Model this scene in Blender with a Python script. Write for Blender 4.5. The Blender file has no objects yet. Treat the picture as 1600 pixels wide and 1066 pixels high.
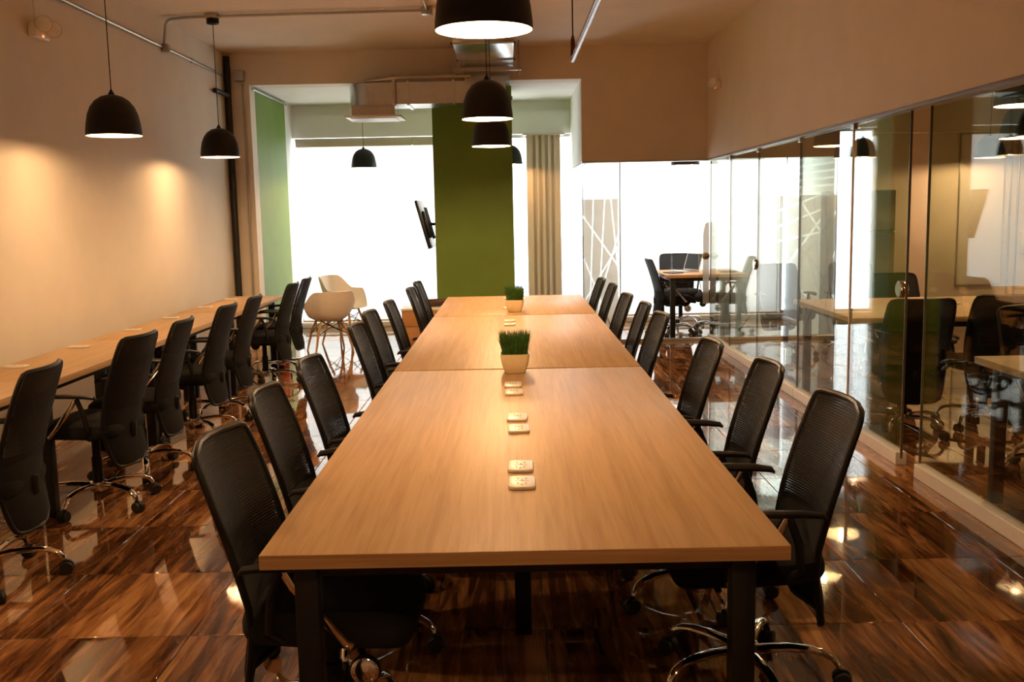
import bpy, bmesh, math, random
from mathutils import Vector, Matrix
random.seed(7)
S = bpy.context.scene
C = S.collection
PI = math.pi

# ---------------------------------------------------------------- camera
def make_camera():
    f_px, pitch, yaw, roll = 1545.58, 0.130583, -0.0014685, -0.0198913
    cp, sp, cy, sy = math.cos(pitch), math.sin(pitch), math.cos(yaw), math.sin(yaw)
    f = Vector((sy * cp, cy * cp, -sp)); r = Vector((cy, -sy, 0)); u = r.cross(f)
    cr, sr = math.cos(roll), math.sin(roll)
    r2 = r * cr + u * sr; u2 = u * cr - r * sr
    cd = bpy.data.cameras.new('camera'); cam = bpy.data.objects.new('camera', cd); C.objects.link(cam)
    cd.sensor_width = 36; cd.lens = f_px / 1600 * 36; cd.clip_start = 0.05; cd.clip_end = 500
    m = Matrix.Identity(4)
    for i in range(3):
        m[i][0], m[i][1], m[i][2] = r2[i], u2[i], -f[i]
    m[0][3], m[1][3], m[2][3] = -0.01677, 0.0, 1.53968
    cam.matrix_world = m
    S.camera = cam
make_camera()

# ---------------------------------------------------------------- world / daylight / exposure
SKY = 2.35
LAMP_W = 36.0
LAMP_COL = (1.0, 0.575, 0.265)
w = bpy.data.worlds.new('sky'); S.world = w; w.use_nodes = True
bgn = w.node_tree.nodes['Background']
bgn.inputs[0].default_value = (0.93, 0.96, 1.0, 1); bgn.inputs[1].default_value = SKY
vs = S.view_settings
vs.view_transform = 'Standard'; vs.look = 'None'; vs.exposure = 1.78; vs.gamma = 1.0; vs.use_curve_mapping = False
S.cycles.max_bounces = 10; S.cycles.diffuse_bounces = 5; S.cycles.glossy_bounces = 5
S.cycles.transparent_max_bounces = 24; S.cycles.transmission_bounces = 6
S.cycles.sample_clamp_indirect = 6.0
S.cycles.caustics_reflective = False; S.cycles.caustics_refractive = False

def portal(name, loc, sx, sz):
    l = bpy.data.lights.new(name, 'AREA'); l.shape = 'RECTANGLE'; l.size = sx; l.size_y = sz
    l.cycles.is_portal = True
    o = bpy.data.objects.new(name, l); C.objects.link(o); o.location = loc
    o.rotation_euler = (-PI / 2, 0, 0)      # faces -Y, into the room
portal('window_portal', (-1.05, 13.72, 1.35), 3.8, 2.6)
portal('meeting_window_portal', (2.35, 13.72, 1.35), 3.1, 2.6)

# ---------------------------------------------------------------- materials
def new_mat(name):
    m = bpy.data.materials.new(name); m.use_nodes = True
    nt = m.node_tree; b = nt.nodes['Principled BSDF']
    return m, nt, b
def mat(name, col, rough=0.5, metal=0.0, spec=0.5, noise=0.0, nscale=40, bump=0.0, bscale=200, coat=0):
    m, nt, b = new_mat(name)
    b.inputs['Base Color'].default_value = (*col, 1); b.inputs['Roughness'].default_value = rough
    b.inputs['Metallic'].default_value = metal; b.inputs['Specular IOR Level'].default_value = spec
    if coat: b.inputs['Coat Weight'].default_value = coat
    tc = nt.nodes.new('ShaderNodeTexCoord')
    if noise:
        n = nt.nodes.new('ShaderNodeTexNoise'); n.inputs['Scale'].default_value = nscale; n.inputs['Detail'].default_value = 3
        nt.links.new(tc.outputs['Object'], n.inputs['Vector'])
        r = nt.nodes.new('ShaderNodeValToRGB')
        r.color_ramp.elements[0].color = (*[max(0, c * (1 - noise)) for c in col], 1)
        r.color_ramp.elements[1].color = (*[min(1, c * (1 + noise)) for c in col], 1)
        r.color_ramp.elements[0].position = .3; r.color_ramp.elements[1].position = .7
        nt.links.new(n.outputs[0], r.inputs[0]); nt.links.new(r.outputs[0], b.inputs['Base Color'])
    if bump:
        n = nt.nodes.new('ShaderNodeTexNoise'); n.inputs['Scale'].default_value = bscale
        nt.links.new(tc.outputs['Object'], n.inputs['Vector'])
        bp = nt.nodes.new('ShaderNodeBump'); bp.inputs['Strength'].default_value = bump; bp.inputs['Distance'].default_value = .002
        nt.links.new(n.outputs[0], bp.inputs['Height']); nt.links.new(bp.outputs[0], b.inputs['Normal'])
    return m
def math_node(nt, op, a, b=None, c=None):
    n = nt.nodes.new('ShaderNodeMath'); n.operation = op
    for i, v in enumerate((a, b, c)):
        if v is None: continue
        if isinstance(v, (int, float)): n.inputs[i].default_value = v
        else: nt.links.new(v, n.inputs[i])
    return n.outputs[0]
def wood(name, light, dark, axis='Y', rough=0.38, fine=60, length=2.2, spec=.5):
    m, nt, b = new_mat(name)
    g = nt.nodes.new('ShaderNodeNewGeometry')
    mp = nt.nodes.new('ShaderNodeMapping')
    sc = {'Y': (fine, length, fine), 'X': (length, fine, fine), 'Z': (fine, fine, length)}[axis]
    mp.inputs['Scale'].default_value = sc
    nt.links.new(g.outputs['Position'], mp.inputs[0])
    n = nt.nodes.new('ShaderNodeTexNoise'); n.inputs['Scale'].default_value = 1; n.inputs['Detail'].default_value = 6; n.inputs['Roughness'].default_value = .62
    n.inputs['Distortion'].default_value = .4
    nt.links.new(mp.outputs[0], n.inputs['Vector'])
    mp2 = nt.nodes.new('ShaderNodeMapping'); mp2.inputs['Scale'].default_value = tuple(s * .13 for s in sc)
    nt.links.new(g.outputs['Position'], mp2.inputs[0])
    n2 = nt.nodes.new('ShaderNodeTexNoise'); n2.inputs['Scale'].default_value = 1; n2.inputs['Detail'].default_value = 4; n2.inputs['Distortion'].default_value = 1.2
    nt.links.new(mp2.outputs[0], n2.inputs['Vector'])
    s = math_node(nt, 'ADD', math_node(nt, 'MULTIPLY', n.outputs[0], .6), math_node(nt, 'MULTIPLY', n2.outputs[0], .5))
    r = nt.nodes.new('ShaderNodeValToRGB')
    r.color_ramp.elements[0].position = .36; r.color_ramp.elements[0].color = (*dark, 1)
    r.color_ramp.elements[1].position = .64; r.color_ramp.elements[1].color = (*light, 1)
    nt.links.new(s, r.inputs[0]); nt.links.new(r.outputs[0], b.inputs['Base Color'])
    b.inputs['Roughness'].default_value = rough; b.inputs['Specular IOR Level'].default_value = spec
    return m
def floor_mat():
    m, nt, b = new_mat('wood_print_tile')
    g = nt.nodes.new('ShaderNodeNewGeometry'); oi = nt.nodes.new('ShaderNodeObjectInfo')
    sp = nt.nodes.new('ShaderNodeSeparateXYZ'); nt.links.new(g.outputs['Position'], sp.inputs[0])
    strip = math_node(nt, 'FLOOR', math_node(nt, 'DIVIDE', sp.outputs[0], .11))
    seed = math_node(nt, 'ADD', math_node(nt, 'MULTIPLY', strip, 7.31), math_node(nt, 'MULTIPLY', oi.outputs['Random'], 61.0))
    wn = nt.nodes.new('ShaderNodeTexWhiteNoise'); wn.noise_dimensions = '1D'; nt.links.new(seed, wn.inputs['W'])
    cb = nt.nodes.new('ShaderNodeCombineXYZ')
    nt.links.new(math_node(nt, 'MULTIPLY', sp.outputs[0], 17.0), cb.inputs[0])
    nt.links.new(math_node(nt, 'ADD', math_node(nt, 'MULTIPLY', sp.outputs[1], 1.9), math_node(nt, 'MULTIPLY', wn.outputs[0], 40.0)), cb.inputs[1])
    nt.links.new(seed, cb.inputs[2])
    n = nt.nodes.new('ShaderNodeTexNoise'); n.inputs['Scale'].default_value = 1; n.inputs['Detail'].default_value = 5
    n.inputs['Roughness'].default_value = .6; n.inputs['Distortion'].default_value = 1.1
    nt.links.new(cb.outputs[0], n.inputs['Vector'])
    v = math_node(nt, 'ADD', math_node(nt, 'MULTIPLY', n.outputs[0], .95), math_node(nt, 'MULTIPLY', math_node(nt, 'SUBTRACT', wn.outputs[0], .5), .26))
    r = nt.nodes.new('ShaderNodeValToRGB'); cr = r.color_ramp
    cr.elements[0].position = .26; cr.elements[0].color = (.035, .012, .005, 1)
    cr.elements[1].position = .74; cr.elements[1].color = (.52, .285, .115, 1)
    e = cr.elements.new(.44); e.color = (.17, .070, .026, 1)
    e = cr.elements.new(.58); e.color = (.35, .168, .062, 1)
    nt.links.new(v, r.inputs[0]); nt.links.new(r.outputs[0], b.inputs['Base Color'])
    b.inputs['Roughness'].default_value = .04; b.inputs['Specular IOR Level'].default_value = .85
    n3 = nt.nodes.new('ShaderNodeTexNoise'); n3.inputs['Scale'].default_value = 2.3; nt.links.new(g.outputs['Position'], n3.inputs['Vector'])
    bp = nt.nodes.new('ShaderNodeBump'); bp.inputs['Strength'].default_value = .12; bp.inputs['Distance'].default_value = .012
    nt.links.new(n3.outputs[0], bp.inputs['Height']); nt.links.new(bp.outputs[0], b.inputs['Normal'])
    return m
def glass_mat(name, tint=(.86, .90, .80), refl=1.0):
    m = bpy.data.materials.new(name); m.use_nodes = True; nt = m.node_tree; nt.nodes.clear()
    out = nt.nodes.new('ShaderNodeOutputMaterial'); mix = nt.nodes.new('ShaderNodeMixShader')
    t = nt.nodes.new('ShaderNodeBsdfTransparent'); t.inputs[0].default_value = (*tint, 1)
    gl = nt.nodes.new('ShaderNodeBsdfGlossy'); gl.inputs['Roughness'].default_value = 0.0; gl.inputs[0].default_value = (1, 1, 1, 1)
    lw = nt.nodes.new('ShaderNodeLayerWeight'); lw.inputs[0].default_value = .5
    p = math_node(nt, 'POWER', lw.outputs['Facing'], 5.0)
    fr = math_node(nt, 'MULTIPLY', math_node(nt, 'MULTIPLY_ADD', p, .955, .045), refl)
    nt.links.new(fr, mix.inputs[0]); nt.links.new(t.outputs[0], mix.inputs[1]); nt.links.new(gl.outputs[0], mix.inputs[2])
    nt.links.new(mix.outputs[0], out.inputs[0])
    return m
def translucent_mat(name, col, trans=.75, see=0.0):
    m = bpy.data.materials.new(name); m.use_nodes = True; nt = m.node_tree; nt.nodes.clear()
    out = nt.nodes.new('ShaderNodeOutputMaterial')
    d = nt.nodes.new('ShaderNodeBsdfDiffuse'); d.inputs[0].default_value = (*col, 1)
    t = nt.nodes.new('ShaderNodeBsdfTranslucent'); t.inputs[0].default_value = (*col, 1)
    tc = nt.nodes.new('ShaderNodeTexCoord'); n = nt.nodes.new('ShaderNodeTexNoise'); n.inputs['Scale'].default_value = 400
    nt.links.new(tc.outputs['Object'], n.inputs['Vector'])
    mx = nt.nodes.new('ShaderNodeMixShader')
    nt.links.new(math_node(nt, 'MULTIPLY_ADD', n.outputs[0], .06, trans - .03), mx.inputs[0])
    nt.links.new(d.outputs[0], mx.inputs[1]); nt.links.new(t.outputs[0], mx.inputs[2])
    if see:
        tp = nt.nodes.new('ShaderNodeBsdfTransparent'); m2 = nt.nodes.new('ShaderNodeMixShader'); m2.inputs[0].default_value = see
        nt.links.new(mx.outputs[0], m2.inputs[1]); nt.links.new(tp.outputs[0], m2.inputs[2]); nt.links.new(m2.outputs[0], out.inputs[0])
    else:
        nt.links.new(mx.outputs[0], out.inputs[0])
    return m
def film_mat(name, lines, axis, stripes=None, w=.009, col=(.90, .90, .88)):
    """grey frosted film with clear straight lines cut out; lines = (u0,z0,u1,z1) in world metres"""
    m = bpy.data.materials.new(name); m.use_nodes = True; nt = m.node_tree; nt.nodes.clear()
    out = nt.nodes.new('ShaderNodeOutputMaterial')
    g = nt.nodes.new('ShaderNodeNewGeometry'); sp = nt.nodes.new('ShaderNodeSeparateXYZ'); nt.links.new(g.outputs['Position'], sp.inputs[0])
    u = sp.outputs['XYZ'.index(axis)]; z = sp.outputs[2]
    acc = None
    for (u0, z0, u1, z1) in lines:
        du, dz = u1 - u0, z1 - z0; L = math.hypot(du, dz); a, bq = dz / L, -du / L; c = -(a * u0 + bq * z0)
        dist = math_node(nt, 'ABSOLUTE', math_node(nt, 'ADD', math_node(nt, 'MULTIPLY', u, a), math_node(nt, 'MULTIPLY_ADD', z, bq, c)))
        q = math_node(nt, 'LESS_THAN', dist, w)
        acc = q if acc is None else math_node(nt, 'MAXIMUM', acc, q)
    if stripes:
        z0, per, duty = stripes
        fr = math_node(nt, 'FRACT', math_node(nt, 'DIVIDE', math_node(nt, 'SUBTRACT', z, z0), per))
        q = math_node(nt, 'LESS_THAN', fr, duty)
        acc = q if acc is None else math_node(nt, 'MAXIMUM', acc, q)
    t = nt.nodes.new('ShaderNodeBsdfTranslucent'); t.inputs[0].default_value = (*col, 1)
    d = nt.nodes.new('ShaderNodeBsdfDiffuse'); d.inputs[0].default_value = (*col, 1)
    tp = nt.nodes.new('ShaderNodeBsdfTransparent'); tp.inputs[0].default_value = (.9, .9, .9, 1)
    m1 = nt.nodes.new('ShaderNodeMixShader'); m1.inputs[0].default_value = .35
    nt.links.new(t.outputs[0], m1.inputs[1]); nt.links.new(d.outputs[0], m1.inputs[2])
    m2 = nt.nodes.new('ShaderNodeMixShader')
    fac = math_node(nt, 'MULTIPLY_ADD', acc, .55, .35) if acc is not None else .3
    if isinstance(fac, float): m2.inputs[0].default_value = fac
    else: nt.links.new(fac, m2.inputs[0])
    nt.links.new(m1.outputs[0], m2.inputs[1]); nt.links.new(tp.outputs[0], m2.inputs[2]); nt.links.new(m2.outputs[0], out.inputs[0])
    return m
def mesh_fabric():
    """black net: fine open rows between the threads"""
    m = bpy.data.materials.new('black_net_fabric'); m.use_nodes = True; nt = m.node_tree
    b = nt.nodes['Principled BSDF']; out = nt.nodes['Material Output']
    b.inputs['Base Color'].default_value = (.004, .004, .004, 1); b.inputs['Roughness'].default_value = .6; b.inputs['Specular IOR Level'].default_value = .2
    tc = nt.nodes.new('ShaderNodeTexCoord'); sp = nt.nodes.new('ShaderNodeSeparateXYZ'); nt.links.new(tc.outputs['Object'], sp.inputs[0])
    a = math_node(nt, 'SINE', math_node(nt, 'MULTIPLY', sp.outputs[2], 2 * PI / .0085))
    c = math_node(nt, 'SINE', math_node(nt, 'MULTIPLY', sp.outputs[1], 2 * PI / .0085))
    hole = math_node(nt, 'MULTIPLY', math_node(nt, 'GREATER_THAN', a, -.05), math_node(nt, 'GREATER_THAN', c, -.75))
    tp = nt.nodes.new('ShaderNodeBsdfTransparent'); mx = nt.nodes.new('ShaderNodeMixShader')
    nt.links.new(math_node(nt, 'MULTIPLY', hole, .30), mx.inputs[0])
    nt.links.new(b.outputs[0], mx.inputs[1]); nt.links.new(tp.outputs[0], mx.inputs[2]); nt.links.new(mx.outputs[0], out.inputs[0])
    return m
def emit(name, col, s):
    m = bpy.data.materials.new(name); m.use_nodes = True; nt = m.node_tree; nt.nodes.clear()
    e = nt.nodes.new('ShaderNodeEmission'); e.inputs[0].default_value = (*col, 1); e.inputs[1].default_value = s
    o = nt.nodes.new('ShaderNodeOutputMaterial'); nt.links.new(e.outputs[0], o.inputs[0])
    return m
M = {
 'wall': mat('cream_wall_paint', (.80, .73, .62), .75, noise=.03, nscale=3, bump=.05, bscale=120),
 'ceiling': mat('cream_ceiling_paint', (.84, .77, .66), .85, noise=.03, nscale=2),
 'bay': mat('white_wall_paint', (.86, .86, .82), .8, noise=.02, nscale=3),
 'green': mat('green_wall_paint', (.155, .27, .035), .6, noise=.05, nscale=4, bump=.05),
 'grout': mat('dark_grout', (.10, .05, .025), .7, noise=.2),
 'tile': floor_mat(),
 'table': wood('oak_laminate', (.57, .385, .205), (.42, .265, .13), 'Y', .47, spec=.30),
 'tablex': wood('oak_laminate_cross', (.57, .385, .205), (.42, .265, .13), 'X', .47, spec=.30),
 'edge': wood('oak_edge_shaded', (.50, .30, .14), (.30, .16, .06), 'X', .5, fine=150, length=3, spec=.25),  # striped edge grain, its tone darkened for the shade on the near face
 'blackmetal': mat('black_powder_coat', (.006, .0057, .0057), .45, noise=.2, spec=.35),
 'fabric': mat('black_seat_fabric', (.0045, .0043, .0043), .9, noise=.3, nscale=200, bump=.3, bscale=900, spec=.25),
 'net': mesh_fabric(),
 'plastic': mat('black_plastic', (.006, .0056, .0056), .45, noise=.1, spec=.3),
 'chrome': mat('chrome', (.82, .80, .78), .09, 1.0, noise=.02),
 'wheel': mat('black_nylon', (.010, .010, .010), .5, noise=.15),
 'white': mat('white_plastic', (.80, .76, .68), .35, noise=.02),
 'socket': mat('socket_slots', (.35, .28, .22), .6, noise=.1),
 'base': mat('white_skirting_paint', (.76, .75, .74), .4, noise=.03),
 'glass': glass_mat('tinted_partition_glass', (.84, .875, .82)),
 'clear': glass_mat('clear_window_glass', (.95, .97, .96)),
 'dooredge': mat('glass_edge', (.10, .085, .05), .2, noise=.1),
 'alu': mat('aluminium', (.60, .58, .56), .3, 1.0, noise=.03),
 'galv': mat('galvanised_sheet', (.62, .63, .62), .24, 1.0, noise=.06, nscale=9),
 'conduit': mat('grey_conduit', (.50, .47, .43), .32, .85, noise=.05),
 'blind': translucent_mat('roller_blind_fabric', (.80, .79, .77), .72),
 'cassette': mat('beige_blind_cassette', (.62, .55, .44), .5, noise=.03),
 'louver': translucent_mat('tan_louver_fabric', (.50, .41, .30), .4),
 'shadeout': mat('black_lamp_enamel', (.007, .0065, .0065), .5, noise=.1, spec=.35),
 'shadein': mat('white_lamp_enamel', (.85, .82, .76), .5, noise=.02),
 'bulb': emit('lit_bulb', (1.0, .74, .45), 12.0),
 'cord': mat('black_cord', (.012, .011, .010), .6, noise=.1),
 'pipe': mat('black_pipe_paint', (.011, .010, .010), .45, noise=.1),
 'sprinkler': mat('steel_sprinkler_pipe', (.42, .36, .38), .25, .9, noise=.05),
 'shell': mat('white_moulded_plastic', (.82, .78, .71), .38, noise=.02),
 'beech': wood('beech_leg', (.55, .33, .15), (.40, .22, .09), 'Z', .4),
 'wire': mat('dark_wire', (.03, .03, .03), .35, .6, noise=.1),
 'pot': mat('cream_ceramic', (.82, .72, .46), .3, noise=.03),
 'grass': mat('grass_blade', (.045, .135, .018), .55, noise=.5, nscale=30),
 'soil': mat('dark_soil', (.03, .02, .012), .9, noise=.4),
 'screen': mat('tv_black', (.010, .010, .011), .15, noise=.1),
 'tvback': mat('tv_back_plastic', (.018, .018, .019), .3, noise=.1),
 'red': mat('red_enamel', (.45, .03, .015), .3, noise=.05),
 'brownwicker': mat('brown_wicker', (.12, .06, .035), .6, noise=.4, nscale=60),
 'silver': mat('silver_laptop_shell', (.62, .58, .57), .35, .7, noise=.03),
 'keys': mat('dark_keys', (.03, .03, .03), .5, noise=.1),
 'paper': mat('white_paper', (.78, .76, .74), .7, noise=.02),
 'led': emit('red_led', (1.0, .12, .03), 1.5),
 'lens': mat('clear_lens_plastic', (.90, .88, .86), .15, noise=.03),
 'lamphead': mat('white_lamp_head', (.88, .86, .84), .3, noise=.02),
 'rail': mat('bronze_rail', (.20, .15, .12), .4, .6, noise=.05),
 'concrete': mat('pale_facade', (.55, .54, .56), .8, noise=.06, nscale=1),
 'facadewin': mat('facade_window_glass', (.20, .21, .27), .2, noise=.1),
 'beige': mat('beige_bottom_rail', (.60, .50, .36), .5, noise=.05),
}

# ---------------------------------------------------------------- mesh helpers
class MB:
    def __init__(s): s.v = []; s.f = []
    def add(s, vs, fs):
        k = len(s.v); s.v += [tuple(v) for v in vs]; s.f += [tuple(i + k for i in f) for f in fs]; return s
    def box(s, x0, x1, y0, y1, z0, z1, mtx=None):
        vs = [(x, y, z) for x in (x0, x1) for y in (y0, y1) for z in (z0, z1)]
        if mtx: vs = [mtx @ Vector(v) for v in vs]
        return s.add(vs, [(0, 1, 3, 2), (4, 6, 7, 5), (0, 4, 5, 1), (2, 3, 7, 6), (0, 2, 6, 4), (1, 5, 7, 3)])
    def tube(s, path, r, n=8, cap=True, flat=1.0, up=None):
        P = [Vector(p) for p in path]; rs = r if isinstance(r, (list, tuple)) else [r] * len(P)
        rings = []; prev = None
        for i, p in enumerate(P):
            d = (P[min(i + 1, len(P) - 1)] - P[max(i - 1, 0)]).normalized()
            if prev is None:
                a = Vector(up) if up else (Vector((0, 0, 1)) if abs(d.z) < .9 else Vector((1, 0, 0)))
            else: a = prev
            a = (a - d * a.dot(d)).normalized(); prev = a; b = d.cross(a)
            rings.append([p + (a * math.cos(2 * PI * k / n) * flat + b * math.sin(2 * PI * k / n)) * rs[i] for k in range(n)])
        vs = [v for q in rings for v in q]; fs = []
        for i in range(len(P) - 1):
            for k in range(n):
                fs.append((i * n + k, i * n + (k + 1) % n, (i + 1) * n + (k + 1) % n, (i + 1) * n + k))
        if cap:
            fs.append(tuple(reversed(range(n)))); fs.append(tuple((len(P) - 1) * n + k for k in range(n)))
        return s.add(vs, fs)
    def loop_tube(s, path, r, n=8):
        P = [Vector(p) for p in path]; N = len(P); rings = []; prev = None
        for i, p in enumerate(P):
            d = (P[(i + 1) % N] - P[i - 1]).normalized()
            a = Vector((1, 0, 0)) if prev is None else prev
            a = (a - d * a.dot(d)).normalized(); prev = a; b = d.cross(a)
            rings.append([p + (a * math.cos(2 * PI * k / n) + b * math.sin(2 * PI * k / n)) * r for k in range(n)])
        vs = [v for q in rings for v in q]
        fs = [(i * n + k, i * n + (k + 1) % n, ((i + 1) % N) * n + (k + 1) % n, ((i + 1) % N) * n + k) for i in range(N) for k in range(n)]
        return s.add(vs, fs)
    def lathe(s, prof, n=24, c=(0, 0, 0), mtx=None, cap=(False, False)):
        vs = [];
        for (r, z) in prof:
            for k in range(n):
                v = Vector((r * math.cos(2 * PI * k / n), r * math.sin(2 * PI * k / n), z))
                if mtx: v = mtx @ v
                vs.append(v + Vector(c))
        fs = [(i * n + k, i * n + (k + 1) % n, (i + 1) * n + (k + 1) % n, (i + 1) * n + k) for i in range(len(prof) - 1) for k in range(n)]
        if cap[0]: fs.append(tuple(reversed(range(n))))
        if cap[1]: fs.append(tuple((len(prof) - 1) * n + k for k in range(n)))
        return s.add(vs, fs)
    def grid(s, fn, nu, nv):
        vs = [fn(i / nu, j / nv) for j in range(nv + 1) for i in range(nu + 1)]
        fs = [(j * (nu + 1) + i, j * (nu + 1) + i + 1, (j + 1) * (nu + 1) + i + 1, (j + 1) * (nu + 1) + i) for j in range(nv) for i in range(nu)]
        return s.add(vs, fs)
    def prism(s, pts, z0, z1):
        n = len(pts); vs = [(x, y, z0) for x, y in pts] + [(x, y, z1) for x, y in pts]
        fs = [tuple(reversed(range(n))), tuple(range(n, 2 * n))] + [(i, (i + 1) % n, n + (i + 1) % n, n + i) for i in range(n)]
        return s.add(vs, fs)
    def mesh(s, name, m, bevel=0.0, seg=2, smooth=True, solid=0.0):
        me = bpy.data.meshes.new(name); me.from_pydata(s.v, [], s.f); me.update()
        bm = bmesh.new(); bm.from_mesh(me)
        bmesh.ops.recalc_face_normals(bm, faces=bm.faces)
        if solid:
            bmesh.ops.solidify(bm, geom=bm.faces[:], thickness=solid)
        if bevel:
            es = [e for e in bm.edges if len(e.link_faces) == 2 and e.calc_face_angle(0) > .5]
            bmesh.ops.bevel(bm, geom=es, offset=bevel, segments=seg, profile=.5, affect='EDGES', clamp_overlap=True)
        bm.to_mesh(me); bm.free()
        if smooth:
            for p in me.polygons: p.use_smooth = True
            me.set_sharp_from_angle(angle=math.radians(38))
        me.materials.append(M[m] if isinstance(m, str) else m)
        return me
    def build(s, name, m, parent=None, **kw):
        return obj(name, s.mesh(name, m, **kw), parent)
def obj(name, me, parent=None):
    o = bpy.data.objects.new(name, me); C.objects.link(o)
    if parent: o.parent = parent
    return o
def tag(o, label=None, cat=None, group=None, kind=None):
    if label: o['label'] = label
    if cat: o['category'] = cat
    if group: o['group'] = group
    if kind: o['kind'] = kind
    return o
def thing(name, label=None, cat=None, loc=(0, 0, 0), rz=0, group=None, kind=None):
    o = bpy.data.objects.new(name, None); C.objects.link(o); o.location = loc; o.rotation_euler = (0, 0, rz)
    o.empty_display_size = .1
    return tag(o, label, cat, group, kind)
def dup(root, loc, rz, label, group=None, skip=()):
    def cp(o, par):
        c = o.copy(); C.objects.link(c)
        if par: c.parent = par
        for ch in list(o.children):
            if not ch.name.split('.')[0] in skip: cp(ch, c)
        return c
    r = cp(root, None); r.location = loc; r.rotation_euler = (0, 0, rz); r['label'] = label
    if group: r['group'] = group
    return r
def rrect(hx, hy, r, n=5):
    pts = []
    for cx, cy, a0 in ((hx - r, hy - r, 0), (-hx + r, hy - r, PI / 2), (-hx + r, -hy + r, PI), (hx - r, -hy + r, 3 * PI / 2)):
        for k in range(n + 1):
            a = a0 + PI / 2 * k / n; pts.append((cx + r * math.cos(a), cy + r * math.sin(a)))
    return pts
def struct_box(name, m, *b, bevel=0):
    o = MB().box(*b).build(name, m, smooth=False, bevel=bevel); return tag(o, kind='structure')

# ---------------------------------------------------------------- the room shell
XL, XR, YB, YW, ZC, ZB = -3.20, 2.22, 11.40, 13.55, 3.36, 3.00
XM = 0.80        # left side of the meeting room
ZH = 2.085       # head of the partitions
XF = 6.9         # far side of the room behind the glass
YN = -2.5        # wall behind the photographer
floor = struct_box('floor', 'grout', XL - .3, XF + .3, YN - .2, YW + .3, -.12, -.004)
floor['label'] = 'polished floor of large wood-print tiles'
TS = .66
tile_me = MB().box(.0015, TS - .0015, .0015, TS - .0015, -.012, 0).mesh('floor_tile', 'tile', bevel=.0025, seg=1)
nx, ny = 15, 18
for i in range(nx):
    for j in range(ny):
        o = obj('floor_tile', tile_me, floor); o.location = (XL + .0 + i * TS - .02, 1.52 + j * TS, 0)
o = MB().box(XL, XF, YN, 1.519, -.012, 0).build('floor_tile', 'tile', floor, smooth=False)

struct_box('ceiling', 'ceiling', XL - .2, XF + .2, YN - .2, YB + .25, ZC, ZC + .15)
struct_box('ceiling_right', 'ceiling', 3.95, XF + .2, YB + .25, 13.05, ZC, ZC + .15)
struct_box('wall_left', 'wall', XL - .2, XL, YN, YB + .2, 0, ZC)
struct_box('wall_front', 'wall', XL, XF, YN - .2, YN, 0, ZC)
struct_box('wall_far_right', 'wall', XF, XF + .2, YN, 13.0, 0, ZC)
# beam, pier and header box at the end of the main room
struct_box('trim_1', 'wall', XL, XM, YB, YB + .3, ZB, ZC)          # beam over the bay
struct_box('trim_2', 'wall', XL, -2.93, YB, YB + .22, 0, ZB)       # cream pier beside the pipe
struct_box('trim_3', 'wall', XM, XR, YB, YB + .12, ZH, ZC)         # header over the meeting room front
struct_box('trim_4', 'bay', XM, XM + .10, YB + .12, YW, ZH, ZC)    # header returning to the window
# bay
struct_box('ceiling_bay', 'bay', XL, XM + .1, YB + .3, YW + .25, ZB, ZB + .15)
struct_box('wall_bay', 'green', -3.1, -2.93, YB + .22, 13.12, 0, ZB)
struct_box('trim_5', 'bay', -3.1, -2.93, 13.12, YW, 0, ZB)         # white window jamb
wb = thing('wall_back', kind='structure')
MB().box(-3.1, XM + .1, YW, YW + .2, 2.86, ZB).build('upper_band', 'bay', wb, smooth=False)
MB().box(-3.1, XM + .1, YW - .06, YW + .2, 2.56, 2.86).build('window_header', 'bay', wb, smooth=False)
MB().box(XM + .1, 3.95, YW - .02, YW + .2, 2.56, ZC).build('meeting_header', 'bay', wb, smooth=False)
MB().box(-3.1, 3.95, YW - .04, YW + .2, 0, .07).build('window_sill', 'beige', wb, smooth=False)
# green pillar in front of the window
struct_box('wall_pillar', 'green', -.925, .015, 11.9, 12.42, 0, ZB)
# meeting room: ceiling, side and far walls
struct_box('ceiling_meeting', 'bay', XM + .1, 3.95, YB + .12, YW + .2, 2.62, 2.75)
struct_box('wall_meeting_right', 'bay', 3.95, 4.1, YB, YW + .2, 0, ZC)
# room behind the glass: back wall with a beam
struct_box('wall_back_right', 'wall', 4.1, XF, 12.85, 13.05, 0, ZC)
struct_box('trim_6', 'wall', 4.1, XF, 12.65, 12.85, 2.42, ZC)

# windows: frames and panes
def window(name, x0, x1, cuts):
    t = thing(name, kind='structure')
    xs = [x0] + cuts + [x1]
    for a, b in zip(xs[:-1], xs[1:]):
        MB().box(a + .02, b - .02, YW + .09, YW + .10, .09, 2.54).build('pane', 'clear', t, smooth=False)
    for x in xs:
        MB().box(x - .02, x + .02, YW + .06, YW + .13, .07, 2.56).build('mullion', 'alu', t, smooth=False, bevel=.004)
    for z in (.07, 2.52):
        MB().box(x0, x1, YW + .06, YW + .13, z, z + .04).build('frame_rail', 'alu', t, smooth=False, bevel=.004)
window('window_1', -2.92, XM + .05, [-1.66, -.42])
window('window_2', XM + .1, 3.93, [1.9, 2.95])

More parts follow.
